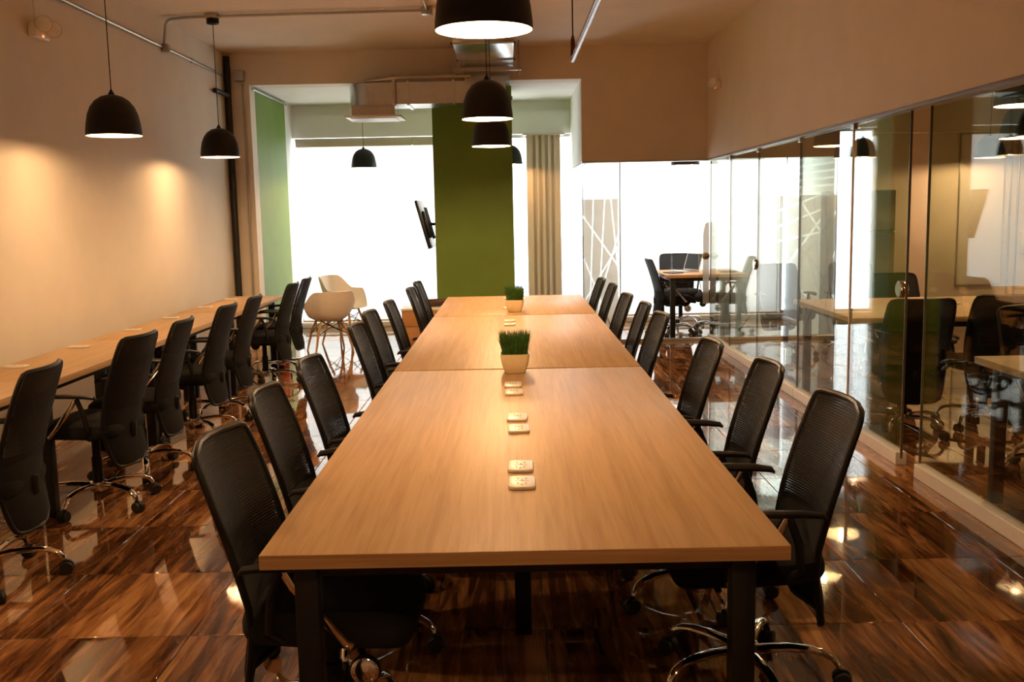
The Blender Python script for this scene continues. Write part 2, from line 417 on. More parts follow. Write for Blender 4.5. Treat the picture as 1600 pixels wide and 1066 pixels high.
# ---------------------------------------------------------------- right glass wall
GX0, GX1 = 2.262, 2.274
wr = thing('wall_right', kind='structure')
MB().box(XR, XR + .12, YN, YB + .12, ZH, ZC).build('upper_wall', 'wall', wr, smooth=False)
MB().box(XR - .002, XR + .10, YN, YB, ZH - .022, ZH).build('head_rail', 'rail', wr, smooth=False, bevel=.003)
ys = [YN, 1.2, 3.1, 5.46, 5.72, 6.66, 7.88, 9.2, 10.36, YB]
for a, b in zip(ys[:-1], ys[1:]):
    if abs(a - 5.46) < .01: continue                                   # the door stands open here
    is_door = abs(a - 5.72) < .01 or abs(a - 9.2) < .01
    if is_door:
        d = MB().box(GX0, GX1, a + .004, b - .004, .012, ZH - .024).build('glass_door', 'glass', wr, smooth=False)
        par = d
    else:
        par = MB().box(GX0, GX1, a + .003, b - .003, .075, ZH - .022).build('glass_pane', 'glass', wr, smooth=False)
    MB().box(GX0 - .001, GX1 + .001, a + .001, a + .006, .04, ZH - .024).build('glass_edge', 'dooredge', par, smooth=False)
    MB().box(GX0 - .001, GX1 + .001, b - .006, b - .001, .04, ZH - .024).build('glass_edge', 'dooredge', par, smooth=False)
    MB().box(2.235, 2.30, a + .002, b - .002, 0.0, .078).build('base_rail', 'base', wr, smooth=False, bevel=.004)
    if is_door:
        yk, zk = (5.79, 1.04) if a < 6 else (9.27, 1.0)
        k = MB()
        rot = Matrix.Rotation(PI / 2, 4, 'Y')
        k.lathe([(.020, -.018), (.044, -.018), (.050, -.012), (.050, .022), (.044, .030), (.020, .030)], 24, (GX0, yk, zk), rot, (True, True))
        k.build('door_knob', 'chrome', d)
for y in (6.66, 9.2, 10.36, 7.88):
    MB().box(GX0 - .014, GX1 + .014, y - .03, y + .03, ZH - .055, ZH - .02).build('clamp', 'alu', wr, smooth=False, bevel=.003)
# slim post beside the door
MB().box(2.256, 2.280, 6.652, 6.672, .0, ZH - .02).build('door_post', 'beige', wr, smooth=False, bevel=.003)

# meeting room front and side glazing
wf = thing('wall_meeting_front', kind='structure')
MB().box(XM, 2.25, YB - .005, YB + .09, ZH - .02, ZH).build('head_rail', 'alu', wf, smooth=False, bevel=.003)
p1 = MB().box(XM + .01, 1.235, YB + .03, YB + .042, .04, ZH - .02).build('glass_pane', 'clear', wf, smooth=False)
MB().box(1.23, 1.240, YB + .028, YB + .044, .03, ZH - .02).build('glass_edge', 'dooredge', p1, smooth=False)
MB().box(XM + .002, XM + .012, YB + .028, YB + .044, .03, ZH - .02).build('glass_edge', 'dooredge', p1, smooth=False)
M['film1'] = film_mat('frosted_film_with_lines', [(.93, 1.66, .88, .35), (1.06, 1.66, .99, .5), (.82, 1.45, 1.25, .83), (1.25, 1.36, .98, .5), (1.13, 1.66, 1.24, .5), (.84, .92, 1.02, .45), (1.215, 1.66, 1.215, .2), (.83, .5, 1.2, 1.1)], 'X')
MB().box(XM + .012, 1.229, YB + .0435, YB + .0445, .05, 1.655).build('frosted_film', 'film1', p1, smooth=False)
MB().box(XM, 2.25, YB + .02, YB + .06, 0.0, .035).build('threshold', 'alu', wf, smooth=False, bevel=.003)
# narrow glass leaf with a frosted strip and a knob at the corner of the meeting room
dr = thing('door_1', kind='structure')
MB().box(2.14, 2.258, YB + .03, YB + .042, .04, ZH - .025).build('glass_leaf', 'clear', dr, smooth=False)
M['film0'] = film_mat('plain_frosted_film', [], 'Y', col=(.55, .55, .54))
fm = MB()
fm.prism([(-.036, -.47), (.036, -.47), (.036, .47), (.012, .47), (-.012, .45), (-.028, .39), (-.036, .32)], 0, .0015)
fm.v = [(2.222 + v[0], YB + .027 + v[2], .90 + v[1]) for v in fm.v]
fm.build('frosted_strip', 'film0', dr, smooth=False)
MB().lathe([(.012, -.045), (.034, -.042), (.043, -.028), (.034, -.012), (.015, -.006), (.015, .03)], 22, (2.214, YB + .02, .985), Matrix.Rotation(-PI / 2, 4, 'X'), (True, True)).build('door_knob', mat('brass_knob', (.55, .40, .22), .18, 1.0, noise=.05), dr)
# side glazing toward the bay
wsd = thing('wall_meeting_left', kind='structure')
for a, b in ((YB + .06, 12.45), (12.46, YW - .05)):
    p = MB().box(XM + .02, XM + .032, a, b, .04, ZH - .0).build('glass_pane', 'clear', wsd, smooth=False)
    M['film2'] = M.get('film2') or film_mat('blue_grey_frosted_film', [], 'Y', (0, 50, .0), col=(.74, .77, .84))
    MB().box(XM + .033, XM + .034, a + .01, b - .01, .05, 1.655).build('frosted_film', 'film2', p, smooth=False)
    for q in range(5):
        z = 1.70 + q * .085
        MB().box(XM + .033, XM + .034, a + .01, b - .01, z, z + .055).build('frosted_stripe', 'film2', p, smooth=False)
MB().box(XM, XM + .055, YB + .06, YW - .05, 0, .04).build('base_rail', 'base', wsd, smooth=False, bevel=.003)
# glazed partition between the meeting room and the room behind the glass
wp = thing('wall_meeting_partition', kind='structure')
MB().box(2.34, 3.95, YB, YB + .12, ZH, ZC).build('upper_wall', 'wall', wp, smooth=False)
M['film3'] = film_mat('frosted_film_with_wide_lines', [(2.5, 1.1, 3.9, 1.62), (2.4, 1.64, 3.3, .6), (2.4, 1.25, 3.1, 1.5), (2.9, .5, 3.7, 1.6), (3.3, 1.6, 3.9, .7), (2.35, 1.0, 3.9, 1.3)], 'X', w=.012)
for a, b in ((2.36, 3.14), (3.15, 3.94)):
    p = MB().box(a, b, YB + .03, YB + .042, .04, ZH).build('glass_pane', 'clear', wp, smooth=False)
    MB().box(a + .01, b - .01, YB + .0435, YB + .0445, .05, 1.655).build('frosted_film', 'film3', p, smooth=False)
    MB().box(b - .004, b + .008, YB + .026, YB + .046, .04, ZH).build('glass_edge', 'dooredge', p, smooth=False)
MB().box(2.34, 3.95, YB + .0, YB + .08, 0, .05).build('base_rail', 'base', wp, smooth=False, bevel=.003)

# ---------------------------------------------------------------- long table
def table(name, label, x0, x1, y0, y1, zt, group, th=.036, leg=.058, centre=None, m='table', edge=False):
    t = thing(name, label, 'table', ((x0 + x1) / 2, (y0 + y1) / 2, 0), group=group)
    hx, hy = (x1 - x0) / 2, (y1 - y0) / 2
    MB().box(-hx, hx, -hy, hy, zt - th, zt).build('tabletop', m, t, bevel=.0025)
    if edge: MB().box(-hx + .001, hx - .001, -hy - .0015, -hy + .0005, zt - th + .001, zt - .001).build('shaded_edge_band', 'edge', t, smooth=False)
    i = .065
    for sx in (-1, 1):
        for sy in (-1, 1):
            cx, cy = sx * (hx - i - leg / 2), sy * (hy - i - leg / 2)
            MB().box(cx - leg / 2, cx + leg / 2, cy - leg / 2, cy + leg / 2, 0, zt - th - .001).build('leg', 'blackmetal', t, bevel=.004)
    for sy in (-1, 1):
        cy = sy * (hy - i - leg / 2)
        MB().box(-hx + i + leg, hx - i - leg, cy - .02, cy + .02, zt - th - .045, zt - th - .001).build('rail', 'blackmetal', t, bevel=.003)
    for sx in (-1, 1):
        cx = sx * (hx - i - leg / 2)
        MB().box(cx - .02, cx + .02, -hy + i + leg, hy - i - leg, zt - th - .045, zt - th - .001).build('rail', 'blackmetal', t, bevel=.003)
    if centre is not None:
        MB().box(-.03, .03, centre - .03, centre + .03, 0, zt - th - .001).build('cable_leg', 'blackmetal', t, bevel=.004)
    return t
TG = 'long shared table sections'
table('work_table', 'nearest oak-topped section of the long shared table in the middle', -.625, .625, 2.235, 4.922, .75, TG, centre=-.1, edge=True)
table('work_table', 'middle oak-topped section of the long shared table', -.625, .625, 4.955, 7.52, .75, TG, centre=0)
table('work_table', 'farthest section of the long shared table, ending at the green pillar', -.625, .625, 7.55, 9.28, .75, TG)

# outlets on the table
def outlet_mesh():
    pl = MB().prism(rrect(.0395, .062, .018, 5), 0, .011).mesh('power_outlet', 'white', bevel=.004, seg=2)
    sl = MB()
    for cy in (-.024, .024):
        for dx in (-.012, .012): sl.box(dx - .0022, dx + .0022, cy - .006, cy + .006, .0108, .0116)
        sl.prism([(math.cos(a) * .004, cy - .014 * (1 if cy > 0 else 1) + math.sin(a) * .004) for a in [k * PI / 4 for k in range(8)]], .0108, .0116)
    sl.box(-.02, .02, -.001, .001, .0108, .0114)
    return pl, sl.mesh('socket_slots', 'socket', smooth=False)
OPL, OSL = outlet_mesh()
def outlet(x, y, z, rz, label, group):
    o = thing('power_outlet', label, 'outlet', (x, y, z), rz, group)
    obj('cover_plate', OPL, o); obj('socket_slots', OSL, o)
pos = [(.0, 2.80, 'white power outlet plate nearest the front edge of the long table'),
       (-.002, 2.985, 'white power outlet plate, second from the front edge of the long table'),
       (-.004, 3.52, 'white power outlet plate, third from the front edge of the long table'),
       (-.008, 3.72, 'white power outlet plate, fourth from the front edge of the long table'),
       (-.018, 4.26, 'white power outlet plate, second before the near grass pot'),
       (-.022, 4.44, 'white power outlet plate just before the near grass pot'),
       (-.04, 6.87, 'white power outlet plate just beyond the near grass pot'),
       (-.04, 7.10, 'white power outlet plate on the middle section nearest the far grass pot'),
       (-.055, 8.07, 'white power outlet plate just left of the far grass pot'),
       (-.06, 8.97, 'white power outlet plate at the far end of the long table')]
for x, y, l in pos: outlet(x, y, .75, random.uniform(-.05, .05), l, 'outlets along the long table')

# grass pots
def planter(x, y, label, rz, seed):
    rnd = random.Random(seed)
    t = thing('grass_planter', label, 'plant', (x, y, .75), rz, 'grass pots on the long table')
    prof = [(.040, 0), (.047, .003), (.055, .018), (.063, .042), (.069, .072), (.072, .098)]
    inner = [(.068, .098), (.064, .085)]
    b = MB()
    rings = [rrect(h, h, h * .28, 4) for h, z in prof + inner]
    zs = [z for h, z in prof + inner]; n = len(rings[0])
    vs = [(px, py, z) for q, z in zip(rings, zs) for px, py in q]
    fs = [(i * n + k, i * n + (k + 1) % n, (i + 1) * n + (k + 1) % n, (i + 1) * n + k) for i in range(len(rings) - 1) for k in range(n)]
    fs.append(tuple(reversed(range(n))))
    b.add(vs, fs); b.build('pot', 'pot', t)
    MB().prism(rrect(.0645, .0645, .018, 4), .08, .087).build('soil', 'soil', t, smooth=False)
    g = MB()
    for i in range(1500):
        px, py = rnd.uniform(-.058, .058), rnd.uniform(-.058, .058)
        h = rnd.uniform(.085, .135); a = rnd.uniform(0, 2 * PI); wv = rnd.uniform(.0011, .0018)
        lx, ly = px * .28 + rnd.gauss(0, .010), py * .28 + rnd.gauss(0, .010)
        ca, sa = math.cos(a) * wv, math.sin(a) * wv
        g.add([(px - ca, py - sa, .086), (px + ca, py + sa, .086), (px + lx * .4 + ca * .8, py + ly * .4 + sa * .8, .086 + h * .55), (px + lx * .4 - ca * .8, py + ly * .4 - sa * .8, .086 + h * .55), (px + lx, py + ly, .086 + h)],
              [(0, 1, 2, 3), (3, 2, 4)])
    o = g.build('grass_blades', 'grass', t, smooth=False); o['kind'] = 'stuff'
planter(-.012, 4.82, 'square cream pot of green grass on the middle table section, the larger in view', .04, 1)
planter(.0, 7.78, 'square cream pot of green grass on the farthest table section, before the green pillar', -.1, 2)

# ---------------------------------------------------------------- office chair
def back_x(z):
    P = [(.25, -.235), (.32, -.215), (.42, -.195), (.52, -.20), (.62, -.222), (.72, -.25), (.82, -.283), (.90, -.312), (.940, -.327)]
    for (z0, a), (z1, b) in zip(P[:-1], P[1:]):
        if z <= z1: return a + (b - a) * max(0, (z - z0)) / (z1 - z0)
    return P[-1][1]
def back_hw(z):
    P = [(.25, .13), (.27, .165), (.32, .188), (.45, .205), (.60, .218), (.75, .220), (.86, .215), (.905, .209), (.925, .202), (.935, .190), (.940, .170)]
    for (z0, a), (z1, b) in zip(P[:-1], P[1:]):
        if z <= z1: return a + (b - a) * max(0, (z - z0)) / (z1 - z0)
    return P[-1][1]
def back_pt(z, s, off=0.0):        # s in -1..1 across
    return (back_x(z) + .035 * s * s + off, s * back_hw(z), z)
def make_chair():
    t = thing('office_chair', '', 'chair')
    # backrest: frame hoop, net, padded lower cover
    zs = [.255, .27, .30, .36, .44, .52, .60, .68, .76, .84, .89, .915, .932]
    pth = [back_pt(z, 1) for z in zs] + [back_pt(.940, s) for s in (.95, .5, 0, -.5, -.95)] + [back_pt(z, -1) for z in reversed(zs)] + [back_pt(.25, s) for s in (-.9, 0, .9)]
    MB().loop_tube(pth, .0105, 8).build('back_frame', 'plastic', t)
    net = MB()
    net.grid(lambda u, v: back_pt(.56 + v * .376, (u * 2 - 1) * .985, .006), 10, 14)
    net.grid(lambda u, v: back_pt(.56 + v * .376, (u * 2 - 1) * .985, -.012), 10, 14)
    net.build('back_net', 'net', t)
    cov = MB()
    def cf(sgn):
        def f(u, v):
            z = .255 + v * .33; s = (u * 2 - 1)
            puff = .014 * (1 - s ** 4) * (1 - (2 * v - 1) ** 4) + .004
            p = back_pt(z, s * .99, sgn * puff); return p
        return f
    cov.grid(cf(1), 10, 10); cov.grid(cf(-1), 10, 10)
    cov.build('back_cover', 'fabric', t)
    # seat cushion
    seat = MB()
    ring = []
    N = 40
    for k in range(N):
        a = 2 * PI * k / N; c, s_ = math.cos(a), math.sin(a)
        e = .42
        x = .025 + .235 * math.copysign(abs(c) ** e, c); y = (.235 + .012 * (x > 0)) * math.copysign(abs(s_) ** e, s_)
        ring.append((x, y))
    def zb(x): return -.03 * max(0, (x - .14) / .12) ** 2
    lev = [(.88, .415), (.97, .420), (1.0, .438), (1.0, .462), (.975, .482), (.90, .492), (.6, .497), (.2, .494)]
    vs = [(.025 + (x - .025) * q, y * q, z + zb(x * q)) for q, z in lev for x, y in ring]
    fs = [(i * N + k, i * N + (k + 1) % N, (i + 1) * N + (k + 1) % N, (i + 1) * N + k) for i in range(len(lev) - 1) for k in range(N)]
    fs += [tuple(reversed(range(N))), tuple((len(lev) - 1) * N + k for k in range(N))]
    seat.add(vs, fs).build('seat', 'fabric', t)
    # arms
    for sg in (1, -1):
        pad = MB()
        pp = [(-.165, .262, .634), (-.155, .264, .645), (-.10, .267, .652), (0, .27, .655), (.07, .268, .653), (.115, .262, .646), (.125, .26, .638)]
        pad.tube([(x, y * sg, z) for x, y, z in pp], [.012, .022, .027, .028, .027, .021, .010], 10, flat=.42, up=(0, 0, 1))
        ar = pad.build('armrest', 'plastic', t)
        po = MB().tube([(-.055, .262 * sg, .645), (-.03, .262 * sg, .60), (.10, .255 * sg, .44), (.115, .245 * sg, .43)], [.013, .013, .012, .012], 8, flat=.6, up=(0, 1, 0))
        po.build('arm_post', 'chrome', ar)
        p2 = MB().tube([(-.06, .262 * sg, .64), (-.09, .26 * sg, .56), (-.10, .25 * sg, .47), (-.06, .22 * sg, .43)], .013, 8)
        p2.build('arm_bracket', 'plastic', ar)
    # mechanism under the seat and the back bracket
    me = MB().box(-.10, .12, -.06, .06, .375, .418)
    me.tube([(-.08, 0, .40), (-.17, 0, .385), (-.215, 0, .40), (-.215, 0, .47)], .022, 8)
    me.build('tilt_mechanism', 'plastic', t, bevel=.006)
    kn = MB().lathe([(.006, -.012), (.036, -.012), (.041, -.006), (.041, .008), (.038, .012)], 24, (.14, -.205, .345), Matrix.Rotation(PI / 2, 4, 'X'), (True, False))
    kn.tube([(.14, -.195, .345), (.10, -.10, .385), (.06, -.05, .39)], .010, 8)
    ko = kn.build('tension_knob', 'plastic', t)
    MB().lathe([(.0385, .011), (.037, .013), (.024, .017), (.001, .019)], 24, (.14, -.205, .345), Matrix.Rotation(PI / 2, 4, 'X')).build('knob_cap', 'chrome', ko)
    # column
    MB().lathe([(.030, .10), (.032, .14), (.028, .15), (.028, .27), (.022, .275), (.022, .385)], 16, cap=(True, True)).build('gas_lift', 'plastic', t)
    MB().lathe([(.02, .085), (.044, .088), (.047, .105), (.044, .135), (.03, .14)], 18, cap=(True, False)).build('hub', 'chrome', t)
    # star base with five legs and casters
    lg = MB()
    pr = [(.03, .113, .022), (.08, .122, .021), (.14, .127, .019), (.20, .125, .0175), (.245, .116, .0165), (.275, .100, .0155), (.292, .078, .0145), (.296, .066, .012)]
    lg.tube([(r, 0, z) for r, z, q in pr], [q for r, z, q in pr], 10, flat=.72)
    leg_me = lg.mesh('base_leg', 'chrome')
    cs = MB()
    rot = Matrix.Rotation(PI / 2, 4, 'X')
    for sy in (-.017, .017):
        cs.lathe([(.006, -.0095), (.024, -.0095), (.0285, -.006), (.0285, .006), (.024, .0095), (.006, .0095)], 16, (.306, sy, .0287), rot, (True, True))
    for k in range(1):
        cs.lathe([(.0285, -.007), (.031, -.005), (.031, .005), (.0285, .007)], 12, (.306, 0, .034), rot)
    cs.lathe([(.008, .028), (.008, .07)], 8, (.296, 0, 0), cap=(True, True))
    cast_me = cs.mesh('caster', 'wheel')
    for k in range(5):
        l = obj('base_leg', leg_me, t); l.rotation_euler.z = 2 * PI * k / 5 + .35
        obj('caster', cast_me, l)
    return t
chair0 = make_chair(); first = [True]
def place_chair(x, y, rz, label, group, dz=0):
    if first[0]:
        first[0] = False; t = chair0; t.location = (x, y, 0); t.rotation_euler = (0, 0, rz); t['label'] = label; t['group'] = group
    else: t = dup(chair0, (x, y, 0), rz, label, group)
    t.scale = (1, 1, .99)
    rb = random.uniform(0, 2 * PI / 5)
    for ch in t.children:
        if ch.name.startswith('base_leg'): ch.rotation_euler.z += rb
    return t
ORD = ['nearest', 'second', 'third', 'fourth', 'fifth', 'sixth', 'seventh', 'farthest']
# right side of the long table (faces -X); (x of back top, y, turn)
RC = [(1.045, 3.06, .02), (1.01, 3.79, -.02), (.92, 4.445, .0), (.875, 5.66, .02), (.865, 6.32, -.03), (.835, 7.02, .03), (.83, 8.02, -.02), (.80, 8.70, .0)]
for i, (x, y, a) in enumerate(RC):
    l = f'black mesh office chair, {ORD[i]} from the camera on the glass-wall side of the long table'
    place_chair(x - .33, y, PI + a, l, 'chairs on the right side of the long table')
LC = [(-.885, 2.70, -.05), (-.93, 3.42, .02), (-.92, 4.13, -.02), (-.915, 5.40, .0), (-.945, 6.12, -.02), (-.905, 6.82, .02), (-.875, 8.0, .0), (-.885, 8.70, .0)]
for i, (x, y, a) in enumerate(LC):
    l = f'black mesh office chair, {ORD[i]} from the camera on the left side of the long table'
    place_chair(x + .33, y, a, l, 'chairs on the left side of the long table')
WC = [(-1.97, 4.10, .06), (-1.96, 5.22, -.10), (-1.97, 5.91, .04), (-1.97, 6.87, -.02), (-1.96, 7.55, .02), (-1.97, 8.95, -.02), (-1.99, 9.62, .02)]
ORD7 = ['nearest', 'second', 'third', 'fourth', 'fifth', 'sixth', 'farthest']
for i, (x, y, a) in enumerate(WC):
    l = f'black mesh office chair, {ORD7[i]} from the camera at the left wall desks'
    place_chair(x - .32, y, PI + a, l, 'chairs at the left wall desks')

# ---------------------------------------------------------------- desks along the left wall
DG = 'desks along the left wall'
for y0, y1, l in [(3.23, 4.925, 'nearest long oak desk by the left wall'), (4.935, 6.615, 'second oak desk by the left wall, two power outlets behind two chairs'),
                  (6.625, 8.345, 'third oak desk by the left wall from the camera'), (8.355, 10.05, 'farthest oak desk by the left wall, beside the green panel')]:
    table('wall_desk', l, -2.875, -2.355, y0, y1, .735, DG, leg=.06)
for y, l in [(5.42, 'white outlet plate on left wall desk behind the nearest mesh chair'), (6.22, 'white outlet plate on left wall desk, second from camera'),
             (7.12, 'white outlet plate on left wall desk, third from camera'), (7.94, 'white outlet plate on left wall desk, fourth from camera'),
             (8.84, 'white outlet plate on left wall desk, fifth from camera'), (9.66, 'white outlet plate on left wall desk beside the black pipe')]:
    outlet(-2.775, y, .735, PI / 2, l, 'outlets along the left wall desks')

# ---------------------------------------------------------------- pendant lamps
R = .175
def make_pendant():
    t = thing('pendant_lamp', '', 'lamp')
    out = [(.0, .262), (.030, .260), (.070, .248), (.108, .222), (.138, .182), (.157, .135), (.168, .08), (.174, .03), (.175, .0)]
    MB().lathe([(max(r, .0005), z) for r, z in out] + [(.172, -.001)], 40).build('lamp_shade', 'shadeout', t)
    inn = [(.172, -.001), (.170, .03), (.164, .08), (.153, .133), (.134, .178), (.105, .216), (.068, .242), (.0005, .254)]
    MB().lathe(inn, 40).build('shade_lining', 'shadein', t)
    MB().lathe([(.020, .258), (.020, .268), (.013, .278), (.005, .295)], 16, cap=(False, True)).build('cord_cap', 'shadeout', t)
    MB().lathe([(.016, .20), (.018, .252)], 12).build('lamp_holder', 'shadein', t)
    prof = [(.0005, .048)] + [(.034 * math.sin(a), .082 - .034 * math.cos(a)) for a in [PI * k / 10 for k in range(1, 9)]] + [(.016, .125), (.014, .20)]
    MB().lathe(prof, 20).build('bulb', 'bulb', t)
    return t
pend0 = make_pendant(); pf = [True]
CEIL = {}
def pendant(x, y, z, top, label, scale=1.0, group='black dome pendant lamps', power=1.0):
    t = pend0 if pf[0] else dup(pend0, (0, 0, 0), 0, label, skip=('cord', 'ceiling_rose', 'pendant_light'))
    pf[0] = False
    t.location = (x, y, z); t.scale = (scale,) * 3; t['label'] = label; t['group'] = group
    h = (top - z) / scale
    MB().tube([(0, 0, .29), (0, 0, h - .03)], .0035, 6).build('cord', 'cord', t)
    MB().lathe([(.006, h - .055), (.048, h - .05), (.055, h - .045), (.055, h)], 20, cap=(True, True)).build('ceiling_rose', 'shadeout', t)
    l = bpy.data.lights.new('pendant_light', 'POINT'); l.energy = LAMP_W * power; l.color = LAMP_COL; l.shadow_soft_size = .03
    lo = bpy.data.objects.new('pendant_light', l); C.objects.link(lo); lo.parent = t; lo.location = (0, 0, .035)
    return t
pendant(-.10, 3.63, 2.18, ZC, 'largest black dome pendant, cut by the top edge above the long table', power=.54)
pendant(-.165, 6.93, 2.17, ZC, 'black dome pendant over the long table, second from the camera', power=.9)
pendant(-.18, 9.01, 2.12, ZC, 'black dome pendant just below and behind the second over the long table')
pendant(-2.60, 6.59, 2.08, ZC, 'black dome pendant over the left wall desks, nearer of two', power=.20)
pendant(-2.68, 9.25, 2.085, ZC - .04, 'black dome pendant over the left wall desks, beside the black pipe', power=.20)
pendant(-1.90, 12.95, 2.13, ZB, 'small black dome pendant hanging before the left roller blinds', .93, power=.4)
pendant(-.02, 13.0, 2.14, ZB, 'black dome pendant mostly hidden behind the green pillar', .95, power=.3)
pendant(3.52, 10.4, 2.02, ZC, 'dome pendant behind the glass wall, farthest before the film partition', power=.31)
pendant(2.98, 9.32, 2.08, ZC, 'dome pendant behind the glass wall, left of the farthest one', power=.31)
pendant(3.93, 7.72, 2.02, ZC, 'dome pendant behind the glass wall at the right edge, the lower one', power=.31)
pendant(3.19, 6.29, 2.13, ZC, 'large dome pendant behind the glass wall cut by the right edge, the upper one', power=.31)
pendant(5.81, 12.2, 2.07, ZC, 'dome pendant behind the glass wall before the tall white panel', power=.31)
pendant(2.15, 12.4, 2.06, 2.62, 'pendant in the meeting room, only its rim showing below the header', power=.5)
pendant(-.10, .35, 2.18, ZC, 'black dome pendant added for light above the photographer, out of view', power=.35)  # unseen lamp added to light the near table and feed reflections
pendant(-2.60, 3.4, 2.08, ZC, 'black dome pendant added for light over the nearest left desk, out of view', power=.5)  # unseen lamp added to light the floor at the lower left
pendant(4.0, 3.6, 2.13, ZC, 'dome pendant behind the glass wall, out of view', power=.31)

# ---------------------------------------------------------------- blinds
def roller_blind(x0, x1, z0, label, bayz=2.545):
    t = thing('roller_blind', label, 'blind', ((x0 + x1) / 2, YW - .11, 0), group='white roller blinds')
    h = (x1 - x0) / 2
    MB().box(-h, h, -.002, -.0005, z0, 2.47).build('blind_fabric', 'blind', t, smooth=False)
    MB().box(-h - .008, h + .008, -.05, .045, 2.435, 2.545).build('cassette', 'cassette', t, bevel=.01)
    MB().tube([(-h, -.001, z0), (h, -.001, z0)], .012, 8).build('bottom_rail', 'beige', t)
roller_blind(-2.86, -1.325, .10, 'wide white roller blind beside the green wall panel')
roller_blind(-1.305, -.30, .10, 'white roller blind beside the wall television')
roller_blind(.95, 2.14, .10, 'white roller blind in the meeting room, behind the open doorway')
roller_blind(2.165, 3.40, .10, 'white roller blind in the meeting room, behind the laptop')
vb = thing('vertical_blind', 'tan vertical louver blind gathered beside the green pillar', 'blind', (.42, YW - .16, 0))
MB().box(-.26, .30, -.03, .105, 2.535, 2.56).build('head_rail', 'cassette', vb, bevel=.004)
sl = MB().grid(lambda u, v: ((u - .5) * .125, .012 * math.cos((u - .5) * PI), .06 + v * 2.48), 6, 1).mesh('louver', 'louver', solid=.0015)
for i in range(5):
    o = obj('louver', sl, vb); o.location = (-.155 + i * .082, 0 if i % 2 else .006, 0); o.rotation_euler.z = .22 if i % 2 else -.12

# ---------------------------------------------------------------- television on the pillar side
tv = thing('television', 'black flat television tilted on a bracket at the left side of the green pillar', 'television', (-.925, 12.16, 1.40))
TM = Matrix.Translation((-.15, 0, 0)) @ Matrix.Rotation(math.radians(-15), 4, 'Y')
MB().box(-.022, .012, -.22, .62, -.30, .30, TM).build('screen_housing', 'tvback', tv, bevel=.006)
MB().box(-.0235, -.022, -.205, .605, -.285, .285, TM).build('screen', 'screen', tv, smooth=False)
MB().box(.012, .045, -.05, .45, -.18, .16, TM).build('rear_cover', 'tvback', tv, bevel=.012)
br = MB(); br.tube([(-.12, .2, .02), (-.06, .1, .0), (-.006, .14, .0)], .018, 8); br.box(-.012, -.001, .04, .24, -.1, .1)
br.build('wall_bracket', 'blackmetal', tv)
br2 = MB()
for yy in (.08, .30): br2.box(.044, .062, yy - .015, yy + .015, -.2, .2, TM)
br2.build('bracket_rail', 'blackmetal', tv, bevel=.003)

# ---------------------------------------------------------------- low storage box and tray
sb = thing('storage_box', 'low oak storage box with white top in front of the green pillar', 'cabinet', (-1.02, 11.55, 0))
MB().box(-.27, .27, -.28, .30, .02, .43).build('body', wood('box_oak', (.55, .30, .12), (.40, .20, .07), 'X', .45), sb, bevel=.004)
MB().box(-.28, .28, -.29, .31, .43, .455).build('white_top', 'white', sb, bevel=.004)
MB().box(-.255, .255, -.292, -.281, .05, .24).build('drawer_front', wood('box_oak_front', (.58, .32, .13), (.43, .22, .08), 'X', .45), sb, bevel=.003)
MB().box(-.255, .255, -.292, -.281, .25, .42).build('drawer_front', bpy.data.materials['box_oak_front'], sb, bevel=.003)
MB().box(-.26, .26, -.27, .29, 0, .02).build('plinth', 'blackmetal', sb, smooth=False)
tr = MB().lathe([(.05, 0), (.13, .006), (.17, .035), (.185, .062), (.178, .062), (.16, .038), (.12, .014), (.0005, .010)], 28, cap=(True, False))
tr = tr.build('wicker_tray', 'brownwicker'); tr.location = (-.93, 11.62, .455)
tag(tr, 'shallow brown bowl on the low white-topped storage box', 'bowl')

# ---------------------------------------------------------------- white shell armchairs
def smooth01(x): x = max(0, min(1, x)); return x * x * (3 - 2 * x)
def shell_chair(x, y, rz, label, hz=1.0):
    t = thing('shell_armchair', label, 'chair', (x, y, 0), rz, 'white shell armchairs')
    def rim(th):
        a = abs(((th + PI) % (2 * PI)) - PI)
        z = .425 + .215 * smooth01((a - .45) / .75) + .165 * smooth01((a - 1.75) / .75)
        rx = .245 + .05 * smooth01((a - 1.9) / .8); ry = .30
        return rx * math.cos(a), ry * math.copysign(1, math.sin(th) if abs(math.sin(th)) > 1e-9 else 1) * abs(math.sin(a)) ** .8, z
    b = MB()
    def f(u, v):
        th = -PI + u * 2 * PI; rx, ry, rz_ = rim(th)
        q = v ** .62; zz = .405 + (rz_ - .405) * max(0, v) ** 2.6
        return (rx * q * (1 if v < .95 else 1.0), ry * q, zz * hz)
    b.grid(f, 48, 14)
    b.build('shell', 'shell', t, solid=.008)
    for sx in (-1, 1):
        for sy in (-1, 1):
            l = MB().tube([(sx * .11, sy * .12, .405 * hz), (sx * .155, sy * .165, .24), (sx * .205, sy * .215, 0)], [.014, .016, .010], 8)
            l.build('leg', 'beech', t)
    wm = MB()
    for sx in (-1, 1):
        wm.tube([(sx * .12, -.13, .37), (sx * .17, .18, .20)], .0045, 6); wm.tube([(sx * .12, .13, .37), (sx * .17, -.18, .20)], .0045, 6)
        wm.tube([(-.13, sx * .12, .36), (.17, sx * .18, .20)], .0045, 6); wm.tube([(.13, sx * .12, .36), (-.17, sx * .18, .20)], .0045, 6)
    wm.build('cross_wires', 'wire', t)
shell_chair(-2.10, 11.15, 2.0, 'white shell armchair on wooden legs, the nearer with its back to the camera', .86)
shell_chair(-2.05, 11.95, -.35, 'white shell armchair on wooden legs, the farther with taller back', 1.0)

